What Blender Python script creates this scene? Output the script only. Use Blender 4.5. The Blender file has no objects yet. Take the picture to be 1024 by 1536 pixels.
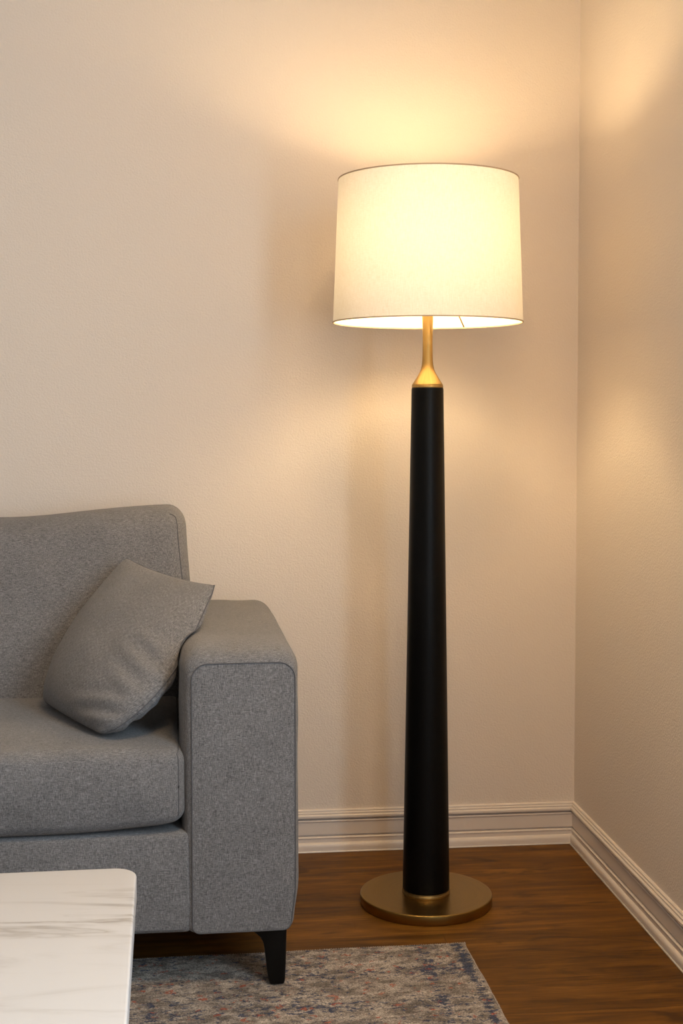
import bpy, bmesh, math, random
import numpy as np
from mathutils import Vector, Matrix, noise

S = bpy.context.scene
COL = S.collection
PI = math.pi

# ------------------------------------------------------------------ camera
CAM_H = 1.06
cam_data = bpy.data.cameras.new('camera')
cam_data.sensor_fit = 'VERTICAL'
cam_data.sensor_height = 36.0
cam_data.lens = 36.0 * 2020.0 / 1536.0
cam_data.shift_y = -51.0 / 1536.0
cam_data.clip_start = 0.05
cam = bpy.data.objects.new('camera', cam_data)
COL.objects.link(cam)
cam.location = (0, 0, CAM_H)
cam.rotation_euler = (PI/2 - math.atan(95/2020.0), 0, -math.radians(6.27))
S.camera = cam

# ------------------------------------------------------------------ exposure
S.view_settings.view_transform = 'Standard'
S.view_settings.look = 'None'
S.view_settings.gamma = 1.0
S.view_settings.use_curve_mapping = False
S.view_settings.exposure = 0.0

# ------------------------------------------------------------------ world + daylight
W = bpy.data.worlds.new('sky'); S.world = W
W.use_nodes = True
W.node_tree.nodes['Background'].inputs[0].default_value = (0.75, 0.86, 1.0, 1)
W.node_tree.nodes['Background'].inputs[1].default_value = 1.0

BULB_STRENGTH = 180.0
BULB_COLOR = (1.0, 0.73, 0.385)
DAY_SIDE = 61.0       # daylight through the window in the right wall, W
DAY_FRONT = 10.0      # daylight through the window behind the camera, W
CEIL_FILL = 24.0         # unseen warm fill light added at the ceiling, W

def area(name, loc, rot, sx, sy, power, col):
    l = bpy.data.lights.new(name, 'AREA')
    l.shape = 'RECTANGLE'; l.size = sx; l.size_y = sy
    l.energy = power; l.color = col
    o = bpy.data.objects.new(name, l); COL.objects.link(o)
    o.location = loc; o.rotation_euler = rot
    return o

XR, YB, ZC = 0.934, 3.218, 2.62          # right wall, back wall, ceiling
XL, YF = -3.3, -1.6                      # left wall, front wall
WIN1 = (0.12, 1.22, 0.60, 2.20)          # y0 y1 z0 z1 in the right wall
WIN2 = (0.38, 0.88, 0.3, 2.2)            # x0 x1 z0 z1 in the wall behind the camera
area('daylight_side', (XR+0.10, (WIN1[0]+WIN1[1])/2, (WIN1[2]+WIN1[3])/2), (0, PI/2, 0),
     WIN1[3]-WIN1[2], WIN1[1]-WIN1[0], DAY_SIDE, (0.68, 0.87, 1.0))
area('daylight_front', ((WIN2[0]+WIN2[1])/2, YF-0.10, (WIN2[2]+WIN2[3])/2), (PI/2, 0, 0),
     WIN2[1]-WIN2[0], WIN2[3]-WIN2[2], DAY_FRONT, (0.76, 0.87, 1.0))

area('added_ceiling_fill', (0.35, 1.30, ZC-0.055), (0, 0, 0), 0.42, 0.42, CEIL_FILL, (1.0, 0.66, 0.33))  # unseen source, added to lift the sofa arm top and walls with warm light

# ------------------------------------------------------------------ material helpers
def mat(name):
    m = bpy.data.materials.new(name); m.use_nodes = True
    nt = m.node_tree
    return m, nt, nt.nodes['Principled BSDF']
def N(nt, t, **kw):
    n = nt.nodes.new(t)
    for k, v in kw.items():
        if k.startswith('i_'):
            key = k[2:]
            key = int(key) if key.isdigit() else key.replace('_', ' ')
            n.inputs[key].default_value = v
        else: setattr(n, k, v)
    return n
def L(nt, a, b): nt.links.new(a, b)
def ramp(nt, stops, src):
    r = N(nt, 'ShaderNodeValToRGB')
    e = r.color_ramp.elements
    while len(e) < len(stops): e.new(0.5)
    for i, (p, c) in enumerate(stops):
        e[i].position = p; e[i].color = (*c, 1) if len(c) == 3 else c
    L(nt, src, r.inputs[0]); return r
def coords(nt, scale=(1,1,1), kind='Object', rot=(0,0,0), loc=(0,0,0)):
    tc = N(nt, 'ShaderNodeTexCoord')
    mp = N(nt, 'ShaderNodeMapping')
    mp.inputs['Scale'].default_value = scale; mp.inputs['Rotation'].default_value = rot
    mp.inputs['Location'].default_value = loc
    L(nt, tc.outputs[kind], mp.inputs[0]); return mp.outputs[0]
def noise_t(nt, vec, scale, detail=2.0, rough=0.5, dist=0.0):
    n = N(nt, 'ShaderNodeTexNoise'); n.inputs['Scale'].default_value = scale
    n.inputs['Detail'].default_value = detail; n.inputs['Roughness'].default_value = rough
    n.inputs['Distortion'].default_value = dist
    L(nt, vec, n.inputs['Vector']); return n.outputs['Fac']
def mth(nt, op, a, b=None, c=None, clamp=False):
    n = N(nt, 'ShaderNodeMath'); n.operation = op; n.use_clamp = clamp
    for i, v in enumerate((a, b, c)):
        if v is None: continue
        if isinstance(v, (int, float)): n.inputs[i].default_value = v
        else: L(nt, v, n.inputs[i])
    return n.outputs[0]
def mixc(nt, f, a, b, mode='MIX'):
    n = N(nt, 'ShaderNodeMix'); n.data_type = 'RGBA'; n.blend_type = mode
    for i, v in ((0, f), (6, a), (7, b)):
        if isinstance(v, (int, float)): n.inputs[i].default_value = v
        elif isinstance(v, tuple): n.inputs[i].default_value = (*v, 1)
        else: L(nt, v, n.inputs[i])
    return n.outputs[2]
def bump(nt, bsdf, h, strength, dist):
    b = N(nt, 'ShaderNodeBump'); b.inputs['Strength'].default_value = strength
    b.inputs['Distance'].default_value = dist
    L(nt, h, b.inputs['Height']); L(nt, b.outputs[0], bsdf.inputs['Normal']); return b

def plain(name, col, rough=0.5, metal=0.0, spec=0.5):
    m, nt, p = mat(name)
    p.inputs['Base Color'].default_value = (*col, 1); p.inputs['Roughness'].default_value = rough
    p.inputs['Metallic'].default_value = metal; p.inputs['Specular IOR Level'].default_value = spec
    return m

def m_wall():
    m, nt, p = mat('wall_paint')
    v = coords(nt)
    p.inputs['Base Color'].default_value = (0.80, 0.715, 0.64, 1)
    p.inputs['Roughness'].default_value = 0.75; p.inputs['Specular IOR Level'].default_value = 0.25
    a = noise_t(nt, v, 225, 2.0, 0.5, 0.4)
    b = noise_t(nt, v, 45, 1.0, 0.5)
    h = mth(nt, 'MULTIPLY_ADD', b, 0.25, a)
    bump(nt, p, h, 0.6, 0.0018)
    return m
M_WALL = m_wall()
M_CEIL = plain('ceiling_paint', (0.78, 0.74, 0.69), 0.9)
def m_trim():
    m, nt, p = mat('trim_paint')
    p.inputs['Base Color'].default_value = (0.78, 0.70, 0.64, 1)
    p.inputs['Roughness'].default_value = 0.38
    bump(nt, p, noise_t(nt, coords(nt), 260, 2), 0.15, 0.0006)
    return m
M_TRIM = m_trim()
M_CAULK = plain('caulk', (0.93, 0.90, 0.86), 0.3)

def m_floor():
    m, nt, p = mat('wood_floor')
    tc = coords(nt)
    # planks
    mp = coords(nt, rot=(0, 0, 0), loc=(0.35, -0.04, 0))
    br = N(nt, 'ShaderNodeTexBrick')
    br.offset = 0.37; br.offset_frequency = 2; br.squash = 1.0
    br.inputs['Scale'].default_value = 1.0
    br.inputs['Brick Width'].default_value = 1.35; br.inputs['Row Height'].default_value = 0.125
    br.inputs['Mortar Size'].default_value = 0.0007; br.inputs['Mortar Smooth'].default_value = 0.6
    br.inputs['Color1'].default_value = (0.0, 0.0, 0.0, 1); br.inputs['Color2'].default_value = (1, 1, 1, 1)
    br.inputs['Mortar'].default_value = (0.5, 0.5, 0.5, 1)
    L(nt, mp, br.inputs['Vector'])
    plank = br.outputs['Color']; gap = br.outputs['Fac']
    off = N(nt, 'ShaderNodeVectorMath'); off.operation = 'MULTIPLY_ADD'
    L(nt, plank, off.inputs[0]); off.inputs[1].default_value = (3.7, 5.1, 2.3); L(nt, tc, off.inputs[2])
    st = N(nt, 'ShaderNodeMapping'); st.inputs['Scale'].default_value = (1.8, 15, 1)
    L(nt, off.outputs[0], st.inputs[0])
    g1 = noise_t(nt, st.outputs[0], 2.2, 6, 0.62, 0.9)
    st2 = N(nt, 'ShaderNodeMapping'); st2.inputs['Scale'].default_value = (5, 150, 1)
    L(nt, off.outputs[0], st2.inputs[0])
    g2 = noise_t(nt, st2.outputs[0], 2.0, 4, 0.6, 0.2)
    st3 = N(nt, 'ShaderNodeMapping'); st3.inputs['Scale'].default_value = (2.2, 7, 1)
    L(nt, off.outputs[0], st3.inputs[0])
    g3 = noise_t(nt, st3.outputs[0], 2.0, 3, 0.6, 1.5)
    r1 = ramp(nt, [(0.30, (0.078, 0.030, 0.004)), (0.50, (0.165, 0.069, 0.009)), (0.70, (0.28, 0.126, 0.021))], g1)
    g2r = ramp(nt, [(0.36, (0, 0, 0)), (0.72, (1, 1, 1))], g2)
    c = mixc(nt, mth(nt, 'MULTIPLY', g2r.outputs[0], 0.62), r1.outputs[0], (0.052, 0.021, 0.004))
    kn = ramp(nt, [(0.56, (0, 0, 0)), (0.70, (1, 1, 1))], g3)
    c = mixc(nt, mth(nt, 'MULTIPLY', kn.outputs[0], 0.7), c, (0.040, 0.018, 0.006))
    tone = ramp(nt, [(0, (0.86, 0.85, 0.84)), (1, (1.16, 1.14, 1.12))], plank)
    c = mixc(nt, 1.0, c, tone.outputs[0], 'MULTIPLY')
    c = mixc(nt, mth(nt, 'MULTIPLY', gap, 0.6), c, (0.012, 0.006, 0.003))
    L(nt, c, p.inputs['Base Color'])
    L(nt, mth(nt, 'MULTIPLY_ADD', g1, 0.18, 0.38), p.inputs['Roughness'])
    p.inputs['Specular IOR Level'].default_value = 0.16
    h = mth(nt, 'SUBTRACT', mth(nt, 'MULTIPLY', g2, 0.25), gap)
    bump(nt, p, h, 0.5, 0.0012)
    return m
M_FLOOR = m_floor()

def m_fabric(name, kind='Object', tint=(1, 1, 1)):
    m, nt, p = mat(name)
    v = coords(nt, kind=kind)
    def strand(sc, s):
        mp = N(nt, 'ShaderNodeMapping'); mp.inputs['Scale'].default_value = sc
        L(nt, v, mp.inputs[0]); return noise_t(nt, mp.outputs[0], s, 2.0, 0.6)
    a = strand((0.14, 1, 1), 900)
    b = strand((1, 1, 0.14), 900) if kind == 'Object' else strand((1, 0.14, 1), 900)
    c = strand((1, 0.2, 1), 700)
    f = strand((1, 1, 1), 1300)
    s = mth(nt, 'ADD', mth(nt, 'ADD', a, b), mth(nt, 'MULTIPLY', c, 0.5))
    s = mth(nt, 'ADD', s, mth(nt, 'MULTIPLY', f, 0.5))
    s = mth(nt, 'MULTIPLY_ADD', s, 1.45, -1.68, clamp=True)
    big = noise_t(nt, v, 9, 3)
    s2 = mth(nt, 'ADD', s, mth(nt, 'MULTIPLY_ADD', big, 0.3, -0.15), clamp=True)
    r = ramp(nt, [(0.0, (0.080*tint[0], 0.079*tint[1], 0.083*tint[2])),
                  (0.5, (0.180*tint[0], 0.177*tint[1], 0.183*tint[2])),
                  (1.0, (0.320*tint[0], 0.313*tint[1], 0.322*tint[2]))], s2)
    L(nt, r.outputs[0], p.inputs['Base Color'])
    p.inputs['Roughness'].default_value = 0.9
    p.inputs['Specular IOR Level'].default_value = 0.2
    p.inputs['Sheen Weight'].default_value = 0.15
    p.inputs['Sheen Roughness'].default_value = 0.5
    bump(nt, p, s, 0.55, 0.0009)
    return m
M_FAB = m_fabric('grey_weave')
M_PIL = m_fabric('grey_weave_cushion', 'UV')
M_PIPE = plain('seam_thread', (0.10, 0.10, 0.11), 0.85)
M_DARKFAB = plain('black_underlining', (0.01, 0.01, 0.01), 0.9)
M_LEG = plain('black_leg', (0.003, 0.003, 0.003), 0.4, 0.0, 0.2)
M_COLUMN = plain('satin_black', (0.0015, 0.0015, 0.0016), 0.42, 0.0, 0.16)

def m_brass(name, mode, base=(0.56, 0.37, 0.13), rough=0.28):
    m, nt, p = mat(name)
    p.inputs['Metallic'].default_value = 1.0
    tc = N(nt, 'ShaderNodeTexCoord')
    sx = N(nt, 'ShaderNodeSeparateXYZ'); L(nt, tc.outputs['Object'], sx.inputs[0])
    cb = N(nt, 'ShaderNodeCombineXYZ')
    r = mth(nt, 'SQRT', mth(nt, 'ADD', mth(nt, 'MULTIPLY', sx.outputs[0], sx.outputs[0]),
                            mth(nt, 'MULTIPLY', sx.outputs[1], sx.outputs[1])))
    an = mth(nt, 'ARCTAN2', sx.outputs[1], sx.outputs[0])
    if mode == 'disc':      # turned: fine rings
        L(nt, mth(nt, 'MULTIPLY', r, 900), cb.inputs[0]); L(nt, mth(nt, 'MULTIPLY', an, 1.5), cb.inputs[1])
        L(nt, mth(nt, 'MULTIPLY', sx.outputs[2], 900), cb.inputs[2])
    else:                   # brushed along the axis
        L(nt, mth(nt, 'MULTIPLY', an, 9), cb.inputs[0]); L(nt, mth(nt, 'MULTIPLY', sx.outputs[2], 12), cb.inputs[1])
    g = noise_t(nt, cb.outputs[0], 1.0, 3, 0.6)
    c = ramp(nt, [(0.3, tuple(x*0.82 for x in base)), (0.7, tuple(min(1, x*1.12) for x in base))], g)
    L(nt, c.outputs[0], p.inputs['Base Color'])
    L(nt, mth(nt, 'MULTIPLY_ADD', g, 0.16, rough), p.inputs['Roughness'])
    bump(nt, p, g, 0.25, 0.0003)
    return m
M_BRASS_DISC = m_brass('turned_brass', 'disc', (0.36, 0.235, 0.07), 0.24)
M_BRASS = m_brass('brushed_brass', 'stem', (0.36, 0.24, 0.09), 0.36)
M_SOCKET = plain('brass_socket', (0.5, 0.34, 0.12), 0.3, 1.0)

def m_shade():
    m, nt, p = mat('linen_shade')
    nt.nodes.remove(p)
    out = nt.nodes['Material Output']
    v = coords(nt)
    a = noise_t(nt, v, 500, 2); 
    mp = N(nt, 'ShaderNodeMapping'); mp.inputs['Scale'].default_value = (120, 120, 1500)
    L(nt, v, mp.inputs[0]); b = noise_t(nt, mp.outputs[0], 1, 2)
    mp2 = N(nt, 'ShaderNodeMapping'); mp2.inputs['Scale'].default_value = (900, 900, 60)
    L(nt, v, mp2.inputs[0]); b2 = noise_t(nt, mp2.outputs[0], 1, 2)
    s = mth(nt, 'MULTIPLY', mth(nt, 'ADD', b, b2), 0.5)
    c1 = ramp(nt, [(0.35, (0.84, 0.77, 0.67)), (0.65, (0.94, 0.90, 0.83))], s)
    d = N(nt, 'ShaderNodeBsdfDiffuse'); t = N(nt, 'ShaderNodeBsdfTranslucent')
    L(nt, c1.outputs[0], d.inputs[0]); L(nt, c1.outputs[0], t.inputs[0])
    bp = N(nt, 'ShaderNodeBump'); bp.inputs['Strength'].default_value = 0.3; bp.inputs['Distance'].default_value = 0.0004
    L(nt, s, bp.inputs['Height']); L(nt, bp.outputs[0], d.inputs['Normal'])
    mx = N(nt, 'ShaderNodeMixShader'); mx.inputs[0].default_value = SHADE_T
    L(nt, d.outputs[0], mx.inputs[1]); L(nt, t.outputs[0], mx.inputs[2]); L(nt, mx.outputs[0], out.inputs[0])
    return m
SHADE_T = 0.10
M_SHADE = m_shade()
M_SEAM = plain('shade_seam_tape', (0.16, 0.10, 0.05), 0.8)
M_RIM = plain('shade_binding', (0.50, 0.38, 0.27), 0.7)
def m_bulb():
    m, nt, p = mat('frosted_bulb')
    p.inputs['Base Color'].default_value = (1, 0.95, 0.9, 1)
    p.inputs['Emission Color'].default_value = (*BULB_COLOR, 1)
    p.inputs['Emission Strength'].default_value = BULB_STRENGTH
    return m
M_BULB = m_bulb()

def m_marble():
    m, nt, p = mat('white_marble')
    v = coords(nt, (1, 1, 1), rot=(0, 0, math.radians(5)))
    mp = N(nt, 'ShaderNodeMapping'); mp.inputs['Scale'].default_value = (1.4, 7.5, 3)
    L(nt, v, mp.inputs[0])
    n1 = noise_t(nt, mp.outputs[0], 2.1, 5, 0.55, 0.7)
    d1 = mth(nt, 'ABSOLUTE', mth(nt, 'SUBTRACT', n1, 0.5))
    v1 = ramp(nt, [(0.0, (1, 1, 1)), (0.022, (0.45, 0.45, 0.45)), (0.075, (0, 0, 0))], d1)
    mask = ramp(nt, [(0.38, (0, 0, 0)), (0.55, (1, 1, 1))], noise_t(nt, mp.outputs[0], 1.3, 3, 0.5, 0.3))
    n2 = noise_t(nt, mp.outputs[0], 3.6, 4, 0.6, 1.2)
    v2 = ramp(nt, [(0.62, (0, 0, 0)), (0.74, (1, 1, 1))], n2)
    f = mth(nt, 'MULTIPLY', v1.outputs[0], mask.outputs[0])
    f = mth(nt, 'ADD', mth(nt, 'MULTIPLY', f, 0.75), mth(nt, 'MULTIPLY', v2.outputs[0], 0.35), clamp=True)
    sy = N(nt, 'ShaderNodeSeparateXYZ'); L(nt, v, sy.inputs[0])
    band = ramp(nt, [(0.0, (0.22, 0.22, 0.22)), (0.30, (0.25, 0.25, 0.25)), (0.42, (1, 1, 1)), (0.60, (1, 1, 1)), (0.72, (0.4, 0.4, 0.4))],
                mth(nt, 'MULTIPLY_ADD', sy.outputs[1], 1.6, 1.6))
    f = mth(nt, 'MULTIPLY', f, band.outputs[0])
    c = mixc(nt, f, (0.575, 0.565, 0.565), (0.20, 0.165, 0.13))
    L(nt, c, p.inputs['Base Color'])
    p.inputs['Roughness'].default_value = 0.35
    return m
M_MARBLE = m_marble()

def m_rug():
    m, nt, p = mat('distressed_rug')
    v = coords(nt)
    def nz(sc, s, det=3, rg=0.6, ds=0.0, loc=(0, 0, 0)):
        mp = N(nt, 'ShaderNodeMapping'); mp.inputs['Scale'].default_value = sc; mp.inputs['Location'].default_value = loc
        L(nt, v, mp.inputs[0]); return noise_t(nt, mp.outputs[0], s, det, rg, ds)
    base = ramp(nt, [(0.34, (0.085, 0.068, 0.055)), (0.48, (0.20, 0.168, 0.142)), (0.64, (0.44, 0.385, 0.33))],
                nz((6, 11, 1), 2.6, 8, 0.74, 0.8))
    c = base.outputs[0]
    pale = ramp(nt, [(0.50, (0, 0, 0)), (0.58, (1, 1, 1))], nz((7, 12, 1), 3.2, 6, 0.75, 0.6, (3, 1, 0)))
    c = mixc(nt, mth(nt, 'MULTIPLY', pale.outputs[0], 0.5), c, (0.52, 0.455, 0.39))
    # distance from the right edge (object x=0) for the worn border lines
    sx = N(nt, 'ShaderNodeSeparateXYZ'); L(nt, v, sx.inputs[0])
    edge = mth(nt, 'ABSOLUTE', mth(nt, 'ADD', sx.outputs[0], 0.020))
    eb = mth(nt, 'SUBTRACT', 1.0, mth(nt, 'MULTIPLY', edge, 70.0), clamp=True)
    edge2 = mth(nt, 'ABSOLUTE', mth(nt, 'ADD', sx.outputs[0], 0.095))
    eb2 = mth(nt, 'SUBTRACT', 1.0, mth(nt, 'MULTIPLY', edge2, 50.0), clamp=True)
    # faded rows running along x
    wv = mth(nt, 'SINE', mth(nt, 'MULTIPLY_ADD', sx.outputs[1], 46.0, 1.2))
    rows = mth(nt, 'MULTIPLY', mth(nt, 'GREATER_THAN', wv, 0.60), 0.045)
    region = mth(nt, 'MULTIPLY_ADD', nz((4, 6, 1), 1.5, 2, 0.5, 0.0, (5, 5, 0)), 0.25, -0.11)
    bias = mth(nt, 'ADD', mth(nt, 'MULTIPLY', mth(nt, 'ADD', eb, mth(nt, 'MULTIPLY', eb2, 0.6)), 0.16), mth(nt, 'ADD', rows, region))
    blue_n = mth(nt, 'ADD', nz((30, 75, 1), 1.7, 4, 0.68, 0.25, (7, 2, 0)), bias)
    bl = ramp(nt, [(0.588, (0, 0, 0)), (0.635, (1, 1, 1))], blue_n)
    c = mixc(nt, mth(nt, 'MULTIPLY', bl.outputs[0], 0.88), c, (0.020, 0.036, 0.085))
    rn = nz((17, 28, 1), 2.2, 4, 0.62, 0.3, (1, 9, 0))
    rd = ramp(nt, [(0.605, (0, 0, 0)), (0.65, (1, 1, 1))], rn)
    c = mixc(nt, mth(nt, 'MULTIPLY', rd.outputs[0], 0.8), c, (0.35, 0.080, 0.038))
    pile = nz((1, 1, 1), 330, 4, 0.75)
    pr = ramp(nt, [(0.34, (0.35, 0.35, 0.35)), (0.66, (1.65, 1.65, 1.65))], pile)
    c = mixc(nt, 1.0, c, pr.outputs[0], 'MULTIPLY')
    L(nt, c, p.inputs['Base Color'])
    p.inputs['Roughness'].default_value = 0.95; p.inputs['Specular IOR Level'].default_value = 0.1
    p.inputs['Sheen Weight'].default_value = 0.1
    bump(nt, p, pile, 0.8, 0.002)
    return m
M_RUG = m_rug()
M_RUGEDGE = plain('rug_binding', (0.36, 0.31, 0.26), 0.95)
M_WINFRAME = plain('window_paint', (0.75, 0.73, 0.70), 0.4)
def m_pane():
    m, nt, p = mat('window_glass')
    nt.nodes.remove(p)
    t = N(nt, 'ShaderNodeBsdfTransparent'); g = N(nt, 'ShaderNodeBsdfGlossy'); g.inputs['Roughness'].default_value = 0.02
    mx = N(nt, 'ShaderNodeMixShader'); mx.inputs[0].default_value = 0.05
    L(nt, t.outputs[0], mx.inputs[1]); L(nt, g.outputs[0], mx.inputs[2])
    L(nt, mx.outputs[0], nt.nodes['Material Output'].inputs[0]); return m
M_PANE = m_pane()

# ------------------------------------------------------------------ mesh helpers
def link(name, verts, faces, m, parent=None, smooth=True, uvs=None):
    me = bpy.data.meshes.new(name)
    me.from_pydata([tuple(v) for v in verts], [], faces)
    me.materials.append(m)
    if uvs is not None:
        uv = me.uv_layers.new(name='UVMap')
        for lp in me.loops: uv.data[lp.index].uv = uvs[lp.vertex_index]
    bm = bmesh.new(); bm.from_mesh(me)
    bmesh.ops.recalc_face_normals(bm, faces=bm.faces); bm.to_mesh(me); bm.free()
    if smooth:
        for p in me.polygons: p.use_smooth = True
    o = bpy.data.objects.new(name, me); COL.objects.link(o)
    if parent is not None: o.parent = parent
    return o
def smooth_angle(o, deg=35):
    me = o.data
    bm = bmesh.new(); bm.from_mesh(me)
    for e in bm.edges:
        if len(e.link_faces) == 2 and e.calc_face_angle(0) > math.radians(deg): e.smooth = False
    bm.to_mesh(me); bm.free()
def box_vf(x0, x1, y0, y1, z0, z1):
    v = [(x, y, z) for x in (x0, x1) for y in (y0, y1) for z in (z0, z1)]
    f = [(0,1,3,2), (4,6,7,5), (0,4,5,1), (2,3,7,6), (0,2,6,4), (1,5,7,3)]
    return v, f
def boxes(name, lst, m, parent=None, bevel=0.0):
    V, F = [], []
    for b in lst:
        v, f = box_vf(*b); n = len(V); V += v; F += [tuple(i+n for i in q) for q in f]
    o = link(name, V, F, m, parent, smooth=False)
    if bevel:
        bm = bmesh.new(); bm.from_mesh(o.data)
        bmesh.ops.bevel(bm, geom=bm.edges[:], offset=bevel, segments=3, affect='EDGES', profile=0.5)
        bm.to_mesh(o.data); bm.free()
    return o
def lathe(name, prof, m, parent=None, seg=96, closed=True, sharp=35):
    V, F = [], []
    for r, z in prof:
        for k in range(seg):
            a = 2*PI*k/seg; V.append((r*math.cos(a), r*math.sin(a), z))
    n = len(prof)
    for i in range(n-1):
        for k in range(seg):
            k2 = (k+1) % seg
            F.append((i*seg+k, i*seg+k2, (i+1)*seg+k2, (i+1)*seg+k))
    if closed:
        if prof[0][0] > 1e-6: F.append(tuple(range(seg)))
        if prof[-1][0] > 1e-6: F.append(tuple((n-1)*seg+k for k in range(seg)))
    o = link(name, V, F, m, parent)
    smooth_angle(o, sharp); return o
def tube(name, pts, rad, m, parent=None, closed=False, seg=8):
    pts = [Vector(p) for p in pts]; n = len(pts)
    V, F = [], []
    up = None
    for i, p in enumerate(pts):
        a = pts[(i-1) % n] if (closed or i > 0) else pts[i]
        b = pts[(i+1) % n] if (closed or i < n-1) else pts[i]
        t = (b-a).normalized()
        if up is None:
            up = Vector((0, 0, 1)) if abs(t.z) < 0.9 else Vector((1, 0, 0))
        u = (up - t*up.dot(t)).normalized(); w = t.cross(u); up = u
        for k in range(seg):
            an = 2*PI*k/seg
            V.append(p + (u*math.cos(an) + w*math.sin(an))*rad)
    for i in range(n if closed else n-1):
        j = (i+1) % n
        for k in range(seg):
            k2 = (k+1) % seg
            F.append((i*seg+k, i*seg+k2, j*seg+k2, j*seg+k))
    if not closed:
        F.append(tuple(range(seg))); F.append(tuple((n-1)*seg+k for k in range(seg)))
    return link(name, V, F, m, parent)

def softmap(p, lo, hi, r, post=None):
    """map a point of the box lo..hi to the rounded box"""
    q = [min(max(p[i], lo[i]+r), hi[i]-r) for i in range(3)]
    d = [p[i]-q[i] for i in range(3)]
    l = math.sqrt(sum(x*x for x in d))
    if l > 1e-9:
        m_ = max(abs(x) for x in d)
        # keep flat faces in place, round edges
        out = [q[i] + d[i]/l*r*(m_/r) for i in range(3)]
    else: out = list(p)
    return post(out) if post else out
def axis_samples(a, b, r, n):
    s = [a + r*(1-math.cos(PI/2*k/6)) for k in range(6)]
    s = [a + r*(math.tan(PI/4*0) + k/6) for k in range(6)]
    mid = [a+r + (b-a-2*r)*k/n for k in range(n+1)]
    e = [b - r*k/6 for k in range(5, -1, -1)]
    return s + mid + e
def softbox(name, lo, hi, r, res, m, parent=None, post=None):
    ax = [axis_samples(lo[i], hi[i], r, max(1, int((hi[i]-lo[i])/res))) for i in range(3)]
    V, F, idx = [], [], {}
    nx, ny, nz = (len(a) for a in ax)
    def vid(i, j, k):
        key = (i, j, k)
        if key not in idx:
            idx[key] = len(V)
            V.append(softmap((ax[0][i], ax[1][j], ax[2][k]), lo, hi, r, post))
        return idx[key]
    for k in (0, nz-1):
        for i in range(nx-1):
            for j in range(ny-1): F.append((vid(i,j,k), vid(i+1,j,k), vid(i+1,j+1,k), vid(i,j+1,k)))
    for j in (0, ny-1):
        for i in range(nx-1):
            for k in range(nz-1): F.append((vid(i,j,k), vid(i+1,j,k), vid(i+1,j,k+1), vid(i,j,k+1)))
    for i in (0, nx-1):
        for j in range(ny-1):
            for k in range(nz-1): F.append((vid(i,j,k), vid(i,j+1,k), vid(i,j+1,k+1), vid(i,j,k+1)))
    return link(name, V, F, m, parent)
def thing(name, label, cat, loc=(0,0,0), rz=0, group=None):
    o = bpy.data.objects.new(name, None); COL.objects.link(o)
    o.empty_display_size = 0.1
    o.location = loc; o.rotation_euler = (0, 0, rz); o['label'] = label; o['category'] = cat
    if group: o['group'] = group
    return o
def struct(o): o['kind'] = 'structure'; return o
def smoothstep(a, b, x):
    t = min(1, max(0, (x-a)/(b-a))); return t*t*(3-2*t)
def nz3(x, y, z): return noise.noise(Vector((x, y, z)))

# ------------------------------------------------------------------ room shell
T = 0.14
struct(boxes('floor', [(XL-T, XR+T, YF-T, YB+T, -0.1, 0.0)], M_FLOOR))
ceil = struct(boxes('ceiling', [(XL-T, XR+T, YF-T, YB+T, ZC, ZC+0.1)], M_CEIL))
boxes('added_fill_housing', [(0.12, 0.58, 1.07, 1.53, ZC-0.05, ZC)], M_WINFRAME, ceil, 0.006)  # out-of-view housing, made up to go with the added warm fill
struct(boxes('wall_back', [(XL-T, XR+T, YB, YB+T, 0, ZC)], M_WALL))
struct(boxes('wall_left', [(XL-T, XL, YF, YB, 0, ZC)], M_WALL))
y0, y1, z0, z1 = WIN1
struct(boxes('wall_right', [(XR, XR+T, YF-T, y0, 0, ZC), (XR, XR+T, y1, YB, 0, ZC),
                            (XR, XR+T, y0, y1, 0, z0), (XR, XR+T, y0, y1, z1, ZC)], M_WALL))
x0, x1, z2, z3 = WIN2
struct(boxes('wall_front', [(XL-T, x0, YF-T, YF, 0, ZC), (x1, XR, YF-T, YF, 0, ZC),
                            (x0, x1, YF-T, YF, 0, z2), (x0, x1, YF-T, YF, z3, ZC)], M_WALL))
# windows (outside the picture, they let the daylight in)
w = 0.045
f1 = struct(boxes('window_1', [(XR+0.03, XR+0.075, y0, y0+w, z0, z1), (XR+0.03, XR+0.075, y1-w, y1, z0, z1),
                        (XR+0.03, XR+0.075, y0+w, y1-w, z0, z0+w), (XR+0.03, XR+0.075, y0+w, y1-w, z1-w, z1)], M_WINFRAME))
boxes('window_pane', [(XR+0.05, XR+0.055, y0+w, y1-w, z0+w, z1-w)], M_PANE, f1)
f2 = struct(boxes('window_2', [(x0, x0+w, YF-0.075, YF-0.03, z2, z3), (x1-w, x1, YF-0.075, YF-0.03, z2, z3),
                        (x0+w, x1-w, YF-0.075, YF-0.03, z2, z2+w), (x0+w, x1-w, YF-0.075, YF-0.03, z3-w, z3)], M_WINFRAME))
boxes('window_pane', [(x0+w, x1-w, YF-0.055, YF-0.05, z2+w, z3-w)], M_PANE, f2)

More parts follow.
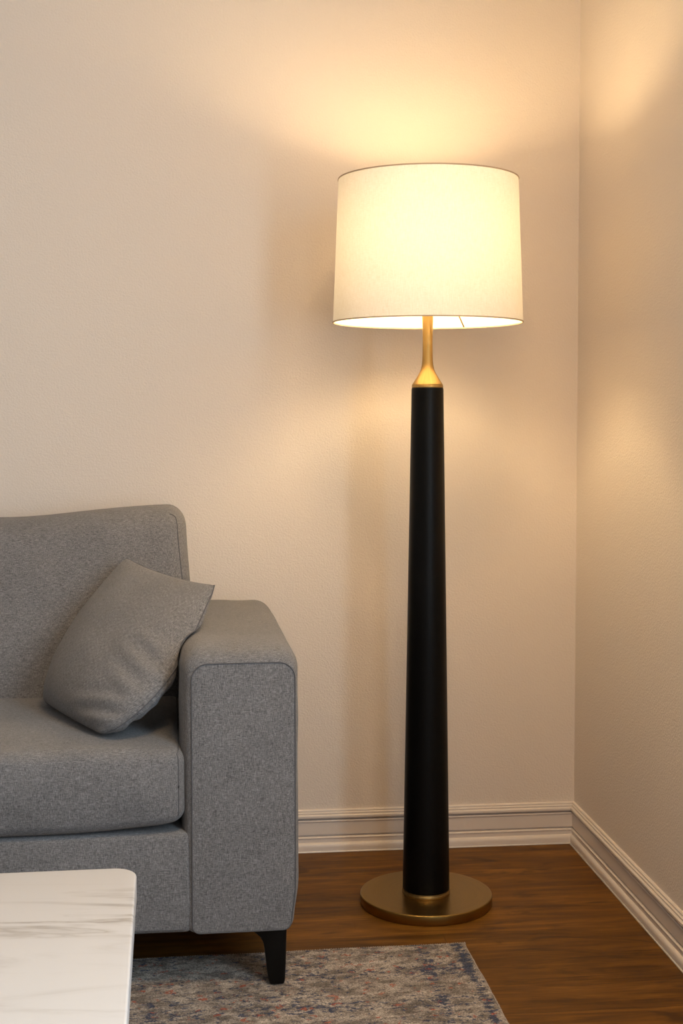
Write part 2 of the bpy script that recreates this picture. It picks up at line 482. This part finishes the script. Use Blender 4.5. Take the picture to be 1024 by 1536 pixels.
BP = [(0,.102),(.0035,.102),(.0055,.1005),(.0060,.0985),(.0052,.0970),(.0066,.0962),(.0085,.0950),(.0088,.0930),(.0078,.0915),
      (.0100,.0905),(.0120,.0885),(.0125,.0855),(.0118,.0828),(.0095,.0815),(.0022,.0810),(.0022,.0782),
      (.0082,.0768),(.0092,.0750),(.0088,.0730),(.0070,.0718),(.0070,.0412),(.0015,.0404),(.0015,.0376),
      (.0080,.0362),(.0095,.0345),(.0093,.0325),(.0080,.0312),(.0080,.0225),(.0100,.0215),(.0125,.0190),
      (.0138,.0150),(.0140,.0100),(.0140,.0),(0,0)]
def baseboard(name, side):
    V, F = [], []
    for end in (0, 1):
        for t, z in BP:
            if side == 'back': V.append((XL if end == 0 else XR-t, YB-t, z))
            else: V.append((XR-t, YB-t if end == 0 else YF, z))
    n = len(BP)
    for i in range(n-1): F.append((i, i+1, n+i+1, n+i))
    F.append((n-1, 0, n, 2*n-1))
    o = link(name, V, F, M_TRIM); smooth_angle(o, 28)
    return struct(o)
bb = baseboard('baseboard_back', 'back')
br_ = baseboard('baseboard_right', 'right')
q = 0.0142
tube('caulk_line', [(XL, YB-q, 0.001), (XR-q, YB-q, 0.001)], 0.0021, M_CAULK, bb)
tube('caulk_line', [(XR-q, YB-q, 0.001), (XR-q, YF, 0.001)], 0.0021, M_CAULK, br_)

# ------------------------------------------------------------------ rug
RUG_H = 0.011
def rug():
    w_, d_ = 2.35, 1.60
    def fine(total, near, step, coarse):
        s = list(np.arange(0, near, step)); s += list(np.linspace(near, total, int((total-near)/coarse)+1)); return s
    xs = [-a for a in fine(w_, 0.85, 0.0032, 0.02)]
    ys = [-a for a in fine(d_, 0.48, 0.0032, 0.02)]
    nx, ny = len(xs), len(ys)
    X, Y = np.meshgrid(xs, ys, indexing='ij')
    rng = np.random.default_rng(3)
    Z = RUG_H + np.clip(rng.normal(0, 0.0007, X.shape), -0.002, 0.0007)
    jx = rng.normal(0, 0.0005, X.shape); jy = rng.normal(0, 0.0005, X.shape)
    ed = np.minimum(np.minimum(-X, w_+X), np.minimum(-Y, d_+Y))
    Z = Z - 0.005*np.clip(1-ed/0.006, 0, 1)**2
    wob = 0.0006*np.sin(Y*23)+0.0004*np.sin(Y*61)
    V = np.stack([X+jx+wob*np.exp(X*20), Y+jy+0.0012*np.sin(X*19)*np.exp(Y*20), Z], -1).reshape(-1, 3).tolist()
    F = [(i*ny+j, (i+1)*ny+j, (i+1)*ny+j+1, i*ny+j+1) for i in range(nx-1) for j in range(ny-1)]
    # side skirts down to the floor
    n0 = len(V)
    per = [(i, 0) for i in range(nx)] + [(nx-1, j) for j in range(1, ny)] + [(i, ny-1) for i in range(nx-2, -1, -1)] + [(0, j) for j in range(ny-2, 0, -1)]
    for (i, j) in per:
        v = V[i*ny+j]; V.append((v[0], v[1], 0.0012))
    m_ = len(per)
    for a in range(m_):
        b = (a+1) % m_
        F.append((per[a][0]*ny+per[a][1], per[b][0]*ny+per[b][1], n0+b, n0+a))
    o = link('rug', V, F, M_RUG)
    o.location = (0.532, 2.596, 0); o.rotation_euler = (0, 0, math.radians(0.9))
    o['label'] = 'distressed beige, navy and rust patterned rug lying on the wood floor under the sofa leg'
    o['category'] = 'rug'
    # overcast edge stitches along the back and right edges
    Vb, Fb = [], []
    random.seed(5)
    k = 0
    def stitch(px, py, tx, ty):
        nonlocal k
        r = 0.0022; base = len(Vb)
        for a in range(6):
            an = 2*PI*a/6
            for s in (-1, 0, 1):
                rr = r*(1.0 if s == 0 else 0.45)
                Vb.append((px + tx*s*0.0021 + (-ty)*rr*math.cos(an)*0.8, py + ty*s*0.0021 + tx*rr*math.cos(an)*0.8, 0.0065 + rr*1.7*math.sin(an)))
        for a in range(6):
            b = (a+1) % 6
            for s in (0, 1):
                Fb.append((base+a*3+s, base+b*3+s, base+b*3+s+1, base+a*3+s+1))
    x = 0.0
    while x > -1.6:
        stitch(x, 0.0012*math.sin(x*19) + random.uniform(-.0006, .0006), 1, 0.0); x -= 0.0046
    y = 0.0
    while y > -1.2:
        stitch(-0.0012+0.0006*math.sin(y*23)+0.0004*math.sin(y*61) + random.uniform(-.0004, .0004), y, 0.0, 1); y -= 0.0046
    link('edge_stitching', Vb, Fb, M_RUGEDGE, o)
    return o
rug()

# ------------------------------------------------------------------ sofa
SO = (0.181, 2.420, 0.0); SR = math.radians(1.11)
sofa = thing('sofa', 'grey woven fabric sofa with track arm and tapered black legs standing against the back wall', 'sofa', SO, SR)
SW = 1.90
ARM_BACK = 0.73
def arm_ring(x0, x1, z0, z1, rt, rb, n=10, nside=14):
    """closed ring of (x, z), clockwise, same count for every call"""
    P = []
    def arc(cx, cz, r, a0, a1):
        for k in range(n+1):
            a = a0 + (a1-a0)*k/n; P.append((cx+r*math.cos(a), cz+r*math.sin(a)))
    def seg(a, b, m_):
        for k in range(1, m_): P.append((a[0]+(b[0]-a[0])*k/m_, a[1]+(b[1]-a[1])*k/m_))
    arc(x1-rt, z1-rt, rt, 0, PI/2); seg((x1-rt, z1), (x0+rt, z1), nside)
    arc(x0+rt, z1-rt, rt, PI/2, PI); seg((x0, z1-rt), (x0, z0+rb), nside*2)
    arc(x0+rb, z0+rb, rb, PI, 1.5*PI); seg((x0+rb, z0), (x1-rb, z0), nside)
    arc(x1-rb, z0+rb, rb, 1.5*PI, 2*PI); seg((x1, z0+rb), (x1, z1-rt), nside*2)
    return P
def armrest(mirror):
    # front panel edge (seam) -187..0 x .118...612 ; body swells out behind it
    X0, X1, Z0, Z1 = -0.187, 0.0, 0.119, 0.612
    cx, cz = (X0+X1)/2, 0.36
    rings = []
    base = arm_ring(X0, X1, Z0, Z1, 0.030, 0.014)
    # front face: concentric shrink to the centre, slightly crowned
    for s in (0.02, 0.25, 0.5, 0.72, 0.88, 0.96, 0.99):
        bulge = -0.007*(1-s**3)
        rings.append([(cx+(x-cx)*s, bulge, cz+(z-cz)*s) for x, z in base])
    seam = [(x, 0.0, z) for x, z in base]
    rings.append(seam)
    def grow(l, r_, t, b, rt, rb, y):
        ring = arm_ring(X0-l, X1+r_, Z0-b, Z1+t, rt, rb)
        return [(x, y, z) for x, z in ring]
    rings.append(grow(.0055, .0025, .007, .000, .031, .014, .004))
    rings.append(grow(.0105, .0045, .014, .001, .033, .015, .011))
    rings.append(grow(.0145, .0065, .0205, .001, .036, .016, .021))
    rings.append(grow(.0175, .008, .0250, .001, .040, .017, .035))
    rings.append(grow(.0190, .009, .0275, .001, .043, .018, .055))
    for y in (.08, .12, .17, .22, .28, .34, .40, .46, .52, .58, .63):
        rings.append(grow(.0195, .009, .0285, .001, .045, .018, y))
    rings.append(grow(.0185, .008, .0275, .0, .045, .018, .67))
    rings.append(grow(.0150, .004, .0240, .0, .045, .018, .70))
    rings.append(grow(.0080, -.003, .0160, -.004, .042, .018, .718))
    rings.append(grow(.0010, -.010, .0060, -.012, .040, .018, ARM_BACK))
    for s in (0.8, 0.4, 0.02):
        l = rings[-1] if s == 0.8 else last
        last = l if s == 0.8 else last
        rings.append([(cx+(x-cx)*s, ARM_BACK+0.002, cz+(z-cz)*s) for x, y, z in last])
    n = len(base); V, F = [], []
    for ri, rg in enumerate(rings):
        for x, y, z in rg:
            d = 0.0012*nz3(x*14, y*14, z*14) + 0.0018*nz3(x*6+3, y*6, z*5)
            # body gently fuller at mid height, softly uneven along the seam
            if y > 0.003:
                wgt = smoothstep(0.003, 0.04, y)
                sx = 1 if x > cx else -1
                if Z0+.03 < z < Z1-.01: x += sx*d*1.5*wgt
                if z > Z1: z += (d*2.2 - 0.003*smoothstep(0.05, 0.35, y)*math.sin(PI*min(1, max(0, (x-X0)/(X1-X0)))))*wgt
                # back top drops away a little to the wall side
                z -= 0.004*smoothstep(0.45, 0.72, y)
            else: y += d*0.8
            if x > cx and z < 0.20: x -= 0.008*(1-smoothstep(0.119, 0.20, z))   # tucks in at the foot
            V.append((x, y, z))
    for r_ in range(len(rings)-1):
        for k in range(n):
            k2 = (k+1) % n; F.append((r_*n+k, r_*n+k2, (r_+1)*n+k2, (r_+1)*n+k))
    F.append(tuple(range(n))); F.append(tuple((len(rings)-1)*n+k for k in range(n)))
    pip = [tuple(V[7*n+k]) for k in range(n)]
    pip = [(x, y-0.0006, z) for x, y, z in pip]
    if mirror:
        V = [(-SW-x, y, z) for x, y, z in V]; pip = [(-SW-x, y, z) for x, y, z in pip]
    o = link('armrest', V, F, M_FAB, sofa)
    tube('piping', pip, 0.0011, M_PIPE, o, closed=True, seg=6)
    return o
armrest(False); armrest(True)

# base rail
def base_post(p):
    x, y, z = p
    z += 0.002*nz3(x*5, y*3, 1)
    if y < 0.05: y += 0.002*nz3(x*7, z*9, 4) - 0.003*math.sin(PI*min(1, max(0, (z-.12)/.18)))
    return (x, y, z)
base = softbox('base', (-SW+0.186, 0.004, 0.119), (-0.189, 0.715, 0.304), 0.011, 0.03, M_FAB, sofa, base_post)
tube('hem_seam', [(x, 0.0025+0.002*nz3(x*7, .13*9, 4), 0.127+0.002*nz3(x*5, 0, 1)) for x in np.linspace(-SW+0.20, -0.20, 60)], 0.0009, M_PIPE, base, seg=6)

# seat cushion
SCX0, SCX1 = -SW+0.200, -0.200
def seat_post(p):
    x, y, z = p
    u = min(1, max(0, (x-SCX0)/(SCX1-SCX0)))
    ends = min(1-u, u)*(SCX1-SCX0)            # metres from nearest end
    e = smoothstep(0.0, 0.22, ends)
    fr = 1-smoothstep(0.0, 0.16, y+0.006)
    if z > 0.39:
        z += 0.006*e - 0.004*fr
        z += 0.0025*nz3(x*5, y*6, 0)
    else:
        z -= fr*(0.012*e) - 0.006*(1-smoothstep(0, .05, ends))*fr
        z += 0.0015*nz3(x*6, y*5, 7)
    if y < 0.06:
        y -= 0.010*math.sin(PI*min(1, max(0, (z-.31)/.15)))*smoothstep(0, .08, ends)
        y += 0.003*nz3(x*6, z*10, 3) + 0.0012*nz3(x*25, z*25, 5)
    return (x, y, z)
slo, shi = (SCX0, -0.004, 0.318), (SCX1, 0.50, 0.460)
seat = softbox('seat_cushion', slo, shi, 0.023, 0.016, M_FAB, sofa, seat_post)
def on_soft(pts, lo, hi, r, post): return [softmap(p, lo, hi, r, post) for p in pts]
# side seams: along the right end's front edge, up and back over the top
def end_seam(xi, yin, lo, hi, r, post, bottom, top, back):
    pts = [(xi, lo[1], z) for z in np.linspace(bottom, hi[2], 26)]
    pts += [(xi, y, hi[2]) for y in np.linspace(lo[1], back, 26)][1:]
    return on_soft(pts, lo, hi, r, post)
for xi in (SCX1-0.009, SCX0+0.009):
    tube('piping', end_seam(xi, 0, slo, shi, 0.023, seat_post, 0.330, 0, 0.48), 0.0012, M_PIPE, seat, seg=6)

# backrest
BX0, BX1 = -SW+0.176, -0.176
def back_post(p):
    x, y, z = p
    u = min(1, max(0, (x-BX0)/(BX1-BX0)))
    ends = min(1-u, u)*(BX1-BX0)
    # top line sinks away from the stuffed corners
    tz = smoothstep(0.55, 0.84, z)
    z -= tz*0.026*smoothstep(0.03, 0.42, ends)
    # narrower near the top corner, fuller low
    side = 1 if u > 0.5 else -1
    x -= side*0.011*smoothstep(0.62, 0.84, z)*(1-smoothstep(0.0, 0.12, ends))
    # crowned front
    if y < 0.52:
        v = min(1, max(0, (z-.40)/.44))
        y -= 0.022*math.sin(PI*v)**0.8*smoothstep(0, .20, ends)
        y += 0.004*nz3(x*4, z*4, 9) + 0.0015*nz3(x*12, z*14, 2)
    z += 0.002*nz3(x*6, y*5, 2)
    # lean
    y += (z-0.44)*0.27
    return (x, y, z)
blo, bhi = (BX0, 0.455, 0.30), (BX1, 0.615, 0.856)
back = softbox('backrest', blo, bhi, 0.045, 0.018, M_FAB, sofa, back_post)
for s in (1, -1):
    def px(t): return (BX1 - t) if s == 1 else (BX0 + t)
    pts = [(px(0.006 + 0.010*smoothstep(0.60, 0.84, z)), blo[1], z) for z in np.linspace(0.62, 0.843, 24)]
    pts += [(px(0.016 + 0.02*t), blo[1] + 0.0*t, 0.843 + 0.010*math.sin(PI/2*t)) for t in np.linspace(0, 1, 6)][1:]
    tube('piping', [(a[0], a[1]-0.0005, a[2]) for a in on_soft(pts, blo, bhi, 0.045, back_post)], 0.0011, M_PIPE, back, seg=6)
# fabric-covered rear frame behind the cushion
boxes('back_frame', [(-SW+0.20, -0.20, 0.62, 0.735, 0.13, 0.60)], M_FAB, sofa, 0.01)
boxes('bottom_lining', [(-SW+0.02, -0.02, 0.03, 0.70, 0.112, 0.119)], M_DARKFAB, sofa)

def leg(side, front):
    zb = RUG_H+0.0008 if front else 0.0
    prof_l = [(-.082, .1195), (-.080, .116), (-.0725, .111), (-.064, .103), (-.0585, .093), (-.0555, .080), (-.0535, .062), (-.0510, .040), (-.0485, .020), (-.0475, zb+.006), (-.0455, zb+.0015), (-.0425, zb)]
    prof_r = [(-.0225, zb), (-.0195, zb+.0015), (-.0180, zb+.006), (-.0165, .05), (-.0150, .1195)]
    P = prof_l + prof_r
    n = len(P); V, F = [], []
    D = 0.042
    y0_ = 0.006 if front else 0.66
    for (yy, ins) in ((0, .004), (.0015, .0015), (.005, 0), (D-.005, 0), (D-.0015, .0015), (D, .004)):
        cx = -.034
        for x, z in P:
            t = (.1195 - z)/.1195
            ty = y0_ + (yy if front else D-yy)
            # foot tapers in depth
            c = y0_ + D/2
            ty = c + (ty-c)*(1-0.28*t)
            if front: ty -= 0.0*t
            xi = x + (ins if x < cx else -ins)
            V.append((xi, ty, min(z, .1195) + (ins if z < .02 else 0)))
    for r_ in range(5):
        for k in range(n):
            k2 = (k+1) % n; F.append((r_*n+k, r_*n+k2, (r_+1)*n+k2, (r_+1)*n+k))
    F.append(tuple(range(n))); F.append(tuple(5*n+k for k in range(n)))
    if side < 0: V = [(-SW-x, y, z) for x, y, z in V]
    o = link('leg', V, F, M_LEG, sofa); smooth_angle(o, 40)
for sd in (1, -1):
    for fr in (True, False): leg(sd, fr)

# ------------------------------------------------------------------ throw pillow
def pillow():
    t = thing('throw_pillow', 'square grey woven cushion leaning on the sofa seat between backrest and arm', 'cushion', SO, SR)
    BL, BR = Vector((-.482, .372, .478)), Vector((-.342, .062, .474))
    TL, TR = Vector((-.313, .470, .760)), Vector((-.131, .270, .722))
    nrm = (BR-BL).cross(TL-BL).normalized()      # left / front / up
    n = 72
    def surf(u, v, s):
        # edges bow inwards between the corners
        e = 0.030
        uu = u + (u-0.5)*4*v*(1-v)*((0.44*max(0.0, 1.35-1.05*v)) if u > 0.5 else 0.10)
        vv = v + (0.5-v)*4*u*(1-u)*(0.0) + (0.5-v)*(4*u*(1-u))**0.55*(0.085 if v > 0.5 else -0.03)
        p = BL*(1-uu)*(1-vv) + BR*uu*(1-vv) + TL*(1-uu)*vv + TR*uu*vv
        dc = min(math.hypot(u-cu, v-cv) for cu in (0, 1) for cv in (0, 1))
        p = p + ((BL+BR+TL+TR)*0.25 - p)*0.022*math.exp(-(dc/0.035)**2)
        a = (max(0, 4*u*(1-u)))**0.55; b = (max(0, 4*v*(1-v)))**0.55
        h = 0.070*(a*b)**0.85
        # heavy filling sinks to the bottom
        h *= 1.15 - 0.42*v
        if s < 0: h *= 0.88
        # wrinkles at the lower right edge and the lower corner
        wr = 0.0
        d1 = math.hypot((u-1.0)/.30, (v-.42)/.30)
        if d1 < 1: wr += 0.0085*(1-d1)*math.sin((v*1.1+u*.35)*44)
        d2 = math.hypot((u-.98)/.40, (v-.10)/.18)
        if d2 < 1: wr += 0.0080*(1-d2)*math.sin((v*1.0-u*.30)*55+1.0)
        wr += 0.0022*nz3(u*5, v*5, s) + 0.0011*nz3(u*12, v*9, 3+s)
        edge = min(u, 1-u, v, 1-v)
        k = smoothstep(0, .10, edge)
        h += wr*(0.35+0.65*k)*smoothstep(0, .03, edge)
        return p + nrm*h*s
    def relax(p):
        x, y, z = p
        # seat
        zs = 0.4655 + 0.006
        if z < zs: z = zs + 0.0*(z-zs)
        # arm (inner face and rounded top)
        xa, zt, r = -0.2115, 0.645, 0.046
        if x > xa-0.0 and z < zt and y > -0.02:
            cx, cz = xa+r, zt-r
            if z < cz or x > cx:
                if z < cz and x < xa + 0.09: x = xa
                elif x >= cx and z < zt: z = zt
            else:
                d = math.hypot(x-cx, z-cz)
                if d < r:
                    x = cx + (x-cx)/d*r; z = cz + (z-cz)/d*r
        # backrest plane
        yb = 0.455 - 0.027 + (z-0.44)*0.27 - 0.004
        if y > yb: y = yb
        return Vector((x, y, z))
    V, F, UV = [], [], []
    for s in (1, -1):
        b0 = len(V)
        for i in range(n+1):
            for j in range(n+1):
                u, v = i/n, j/n
                # denser near edges
                u = 0.5-0.5*math.cos(PI*u) if True else u
                v = 0.5-0.5*math.cos(PI*v)
                p = relax(surf(u, v, s)); V.append(p); UV.append((u*0.42, v*0.42 + (0.5 if s < 0 else 0)))
        for i in range(n):
            for j in range(n):
                a = b0+i*(n+1)+j; q_ = (a, a+n+1, a+n+2, a+1)
                F.append(q_ if s > 0 else q_[::-1])
    # weld rims
    me = bpy.data.meshes.new('cover'); me.from_pydata([tuple(v) for v in V], [], F)
    me.materials.append(M_PIL)
    uvl = me.uv_layers.new(name='UVMap')
    for lp in me.loops: uvl.data[lp.index].uv = UV[lp.vertex_index]
    bm = bmesh.new(); bm.from_mesh(me)
    bmesh.ops.remove_doubles(bm, verts=bm.verts, dist=0.0002)
    for _ in range(2): bmesh.ops.smooth_vert(bm, verts=bm.verts, factor=0.35, use_axis_x=True, use_axis_y=True, use_axis_z=True)
    near = [v for v in bm.verts if v.co.x > -0.235 and v.co.z > 0.54 and v.co.z < 0.695]
    for _ in range(14): bmesh.ops.smooth_vert(bm, verts=near, factor=0.5, use_axis_x=True, use_axis_y=True, use_axis_z=True)
    for f in bm.faces: f.smooth = True
    bmesh.ops.recalc_face_normals(bm, faces=bm.faces)
    bm.to_mesh(me); bm.free()
    o = bpy.data.objects.new('cover', me); COL.objects.link(o); o.parent = t
    rim = []
    m_ = 60
    for k in range(m_): rim.append((k/m_, 0))
    for k in range(m_): rim.append((1, k/m_))
    for k in range(m_): rim.append((1-k/m_, 1))
    for k in range(m_): rim.append((0, 1-k/m_))
    tube('seam', [relax(surf(u, v, 1)) for u, v in rim], 0.0012, M_PIPE, t, closed=True, seg=6)
    return t
pillow()

# ------------------------------------------------------------------ coffee table
def table():
    t = thing('coffee_table', 'white veined marble coffee table with rounded corner in front of the sofa', 'table', SO, SR)
    X0, X1, Y0, Y1, ZT, TH, R = -1.40, -0.2735, -1.17, -0.514, 0.42, 0.036, 0.034
    cx, cy = (X0+X1)/2, (Y0+Y1)/2
    def ring(ins, z):
        P = []
        for (px, py, a0) in ((X1-R, Y1-R, 0), (X0+R, Y1-R, PI/2), (X0+R, Y0+R, PI), (X1-R, Y0+R, 1.5*PI)):
            for k in range(13):
                a = a0 + PI/2*k/12
                P.append((px + (R-ins)*math.cos(a), py + (R-ins)*math.sin(a), z))
        return P
    b = 0.0035
    rs = [ring(b, ZT-TH)]
    rs += [ring(b*(1-math.sin(a)), ZT-TH+b*(1-math.cos(a))) for a in (PI/8, PI/4, 3*PI/8, PI/2)]
    rs += [ring(b*(1-math.cos(a)), ZT-b+b*math.sin(a)) for a in (0, PI/8, PI/4, 3*PI/8, PI/2)]
    n = len(rs[0]); V = [p for r_ in rs for p in r_]; F = []
    for i in range(len(rs)-1):
        for k in range(n):
            k2 = (k+1) % n; F.append((i*n+k, i*n+k2, (i+1)*n+k2, (i+1)*n+k))
    F.append(tuple(range(n))); F.append(tuple((len(rs)-1)*n+k for k in range(n)))
    o = link('tabletop', V, F, M_MARBLE, t); smooth_angle(o, 50)
    boxes('frame', [(X0+.10, X1-.10, Y0+.10, Y0+.125, ZT-TH-.03, ZT-TH), (X0+.10, X1-.10, Y1-.125, Y1-.10, ZT-TH-.03, ZT-TH),
                    (X0+.10, X0+.125, Y0+.125, Y1-.125, ZT-TH-.03, ZT-TH), (X1-.125, X1-.10, Y0+.125, Y1-.125, ZT-TH-.03, ZT-TH)], M_LEG, t)
    for lx in (X0+.10, X1-.13):
        for ly in (Y0+.10, Y1-.13):
            boxes('leg', [(lx, lx+.03, ly, ly+.03, RUG_H+.0008, ZT-TH-.03)], M_LEG, t, 0.003)
table()

# ------------------------------------------------------------------ floor lamp
def lamp():
    t = thing('floor_lamp', 'lit floor lamp with tapered black column, brass base and white drum shade', 'lamp', (0.498, 2.849, 0))
    lathe('base', [(0, .0), (.139, .0), (.1420, .0008), (.1432, .003), (.1434, .0185), (.1428, .0208), (.1412, .0220), (.054, .0222), (0, .0222)], M_BRASS_DISC, t, seg=160, closed=False)
    lathe('base_collar', [(.0, .0222), (.0516, .0222), (.0521, .0232), (.0521, .0270), (.0514, .0282), (.0510, .0286), (.0518, .0296), (.0514, .0316), (0, .0320)], M_BRASS, t, closed=False)
    lathe('column', [(0, .0320), (.0500, .0320), (.0506, .0330), (.0507, .036), (.0505, .06), (.0425, .58), (.0342, 1.113), (.0336, 1.1168), (0, 1.1170)], M_COLUMN, t, seg=128, closed=False)
    lathe('top_collar', [(0, 1.1170), (.0330, 1.1170), (.0336, 1.1178), (.0336, 1.1212), (.0330, 1.1222), (.0334, 1.1232), (.0330, 1.1246), (0, 1.1250)], M_BRASS, t, closed=False)
    neck = [(0, 1.1248), (.0322, 1.1248), (.0310, 1.1270), (.0262, 1.1345), (.0212, 1.1430), (.0172, 1.1500), (.0142, 1.1570), (.0124, 1.1650), (.0114, 1.1760), (.0108, 1.1950), (.0106, 1.2200), (.0110, 1.2450), (.0118, 1.2660), (.0122, 1.2800), (.0118, 1.2830), (0, 1.2835)]
    lathe('neck', neck, M_BRASS, t, closed=False, sharp=60)
    sock = lathe('socket', [(0, 1.2835), (.0185, 1.2835), (.0200, 1.287), (.0200, 1.330), (.0170, 1.334), (.0170, 1.352), (0, 1.353)], M_SOCKET, t, closed=False)
    # bulb: A-shape
    bp = [(0.0, 1.352), (.013, 1.353), (.0135, 1.398)]
    for k in range(0, 11):
        a = -PI/2 + 0.75 + (PI-0.75)*k/10
        bp.append((max(0, .030*math.cos(a)), 1.447 + .030*math.sin(a)))
    lathe('bulb', bp, M_BULB, t, seg=20, closed=False, sharp=80)
    # shade
    R0, R1, Z0, Z1 = .2020, .1905, 1.2560, 1.5580
    sh = lathe('lamp_shade', [(R0+(R1-R0)*k/12, Z0+(Z1-Z0)*k/12) for k in range(13)], M_SHADE, t, seg=160, closed=False)
    def rim(name, r, z, h):
        pr = [(r-.0012, z), (r+.0010, z), (r+.0014, z+h*.5), (r+.0010, z+h), (r-.0012, z+h), (r-.0012, z)]
        return lathe(name, pr, M_RIM, sh, seg=160, closed=False)
    rim('binding', R0, Z0-.0008, .0026); rim('binding', R1, Z1-.0016, .0026)
    # overlap seam inside the shade, far side
    a0 = math.radians(56)
    pts = []
    for k in range(9):
        f = k/8; r = R0+(R1-R0)*f - .0012; a = a0 + f*0.75*0.9
        pts.append((r*math.cos(a), r*math.sin(a), Z0+.002+(Z1-Z0-.004)*f))
    tube('seam', pts, .0016, M_SEAM, sh, seg=6)
    # harp and spider carrying the shade
    hp = []
    for k in range(33):
        a = -PI/2 + 2*PI*(k+0.0)/32*1.0
        hp.append((.052*math.cos(a)*(1 if abs(math.cos(a)) < 1 else 1), 0, 1.443 + .108*math.sin(a)))
    hp = [p for p in hp if p[2] > 1.345]
    tube('harp', hp, .0013, M_SOCKET, t, seg=6)
    fr = lathe('spider_hub', [(0, 1.5490), (.010, 1.5490), (.010, 1.5530), (0, 1.5530)], M_SOCKET, sh, seg=24, closed=False)
    for k in range(3):
        a = 2*PI*k/3 + 0.6
        tube('spider_arm', [(.009*math.cos(a), .009*math.sin(a), 1.551), (.1895*math.cos(a), .1895*math.sin(a), 1.5565)], .0014, M_SOCKET, sh, seg=6)
lamp()
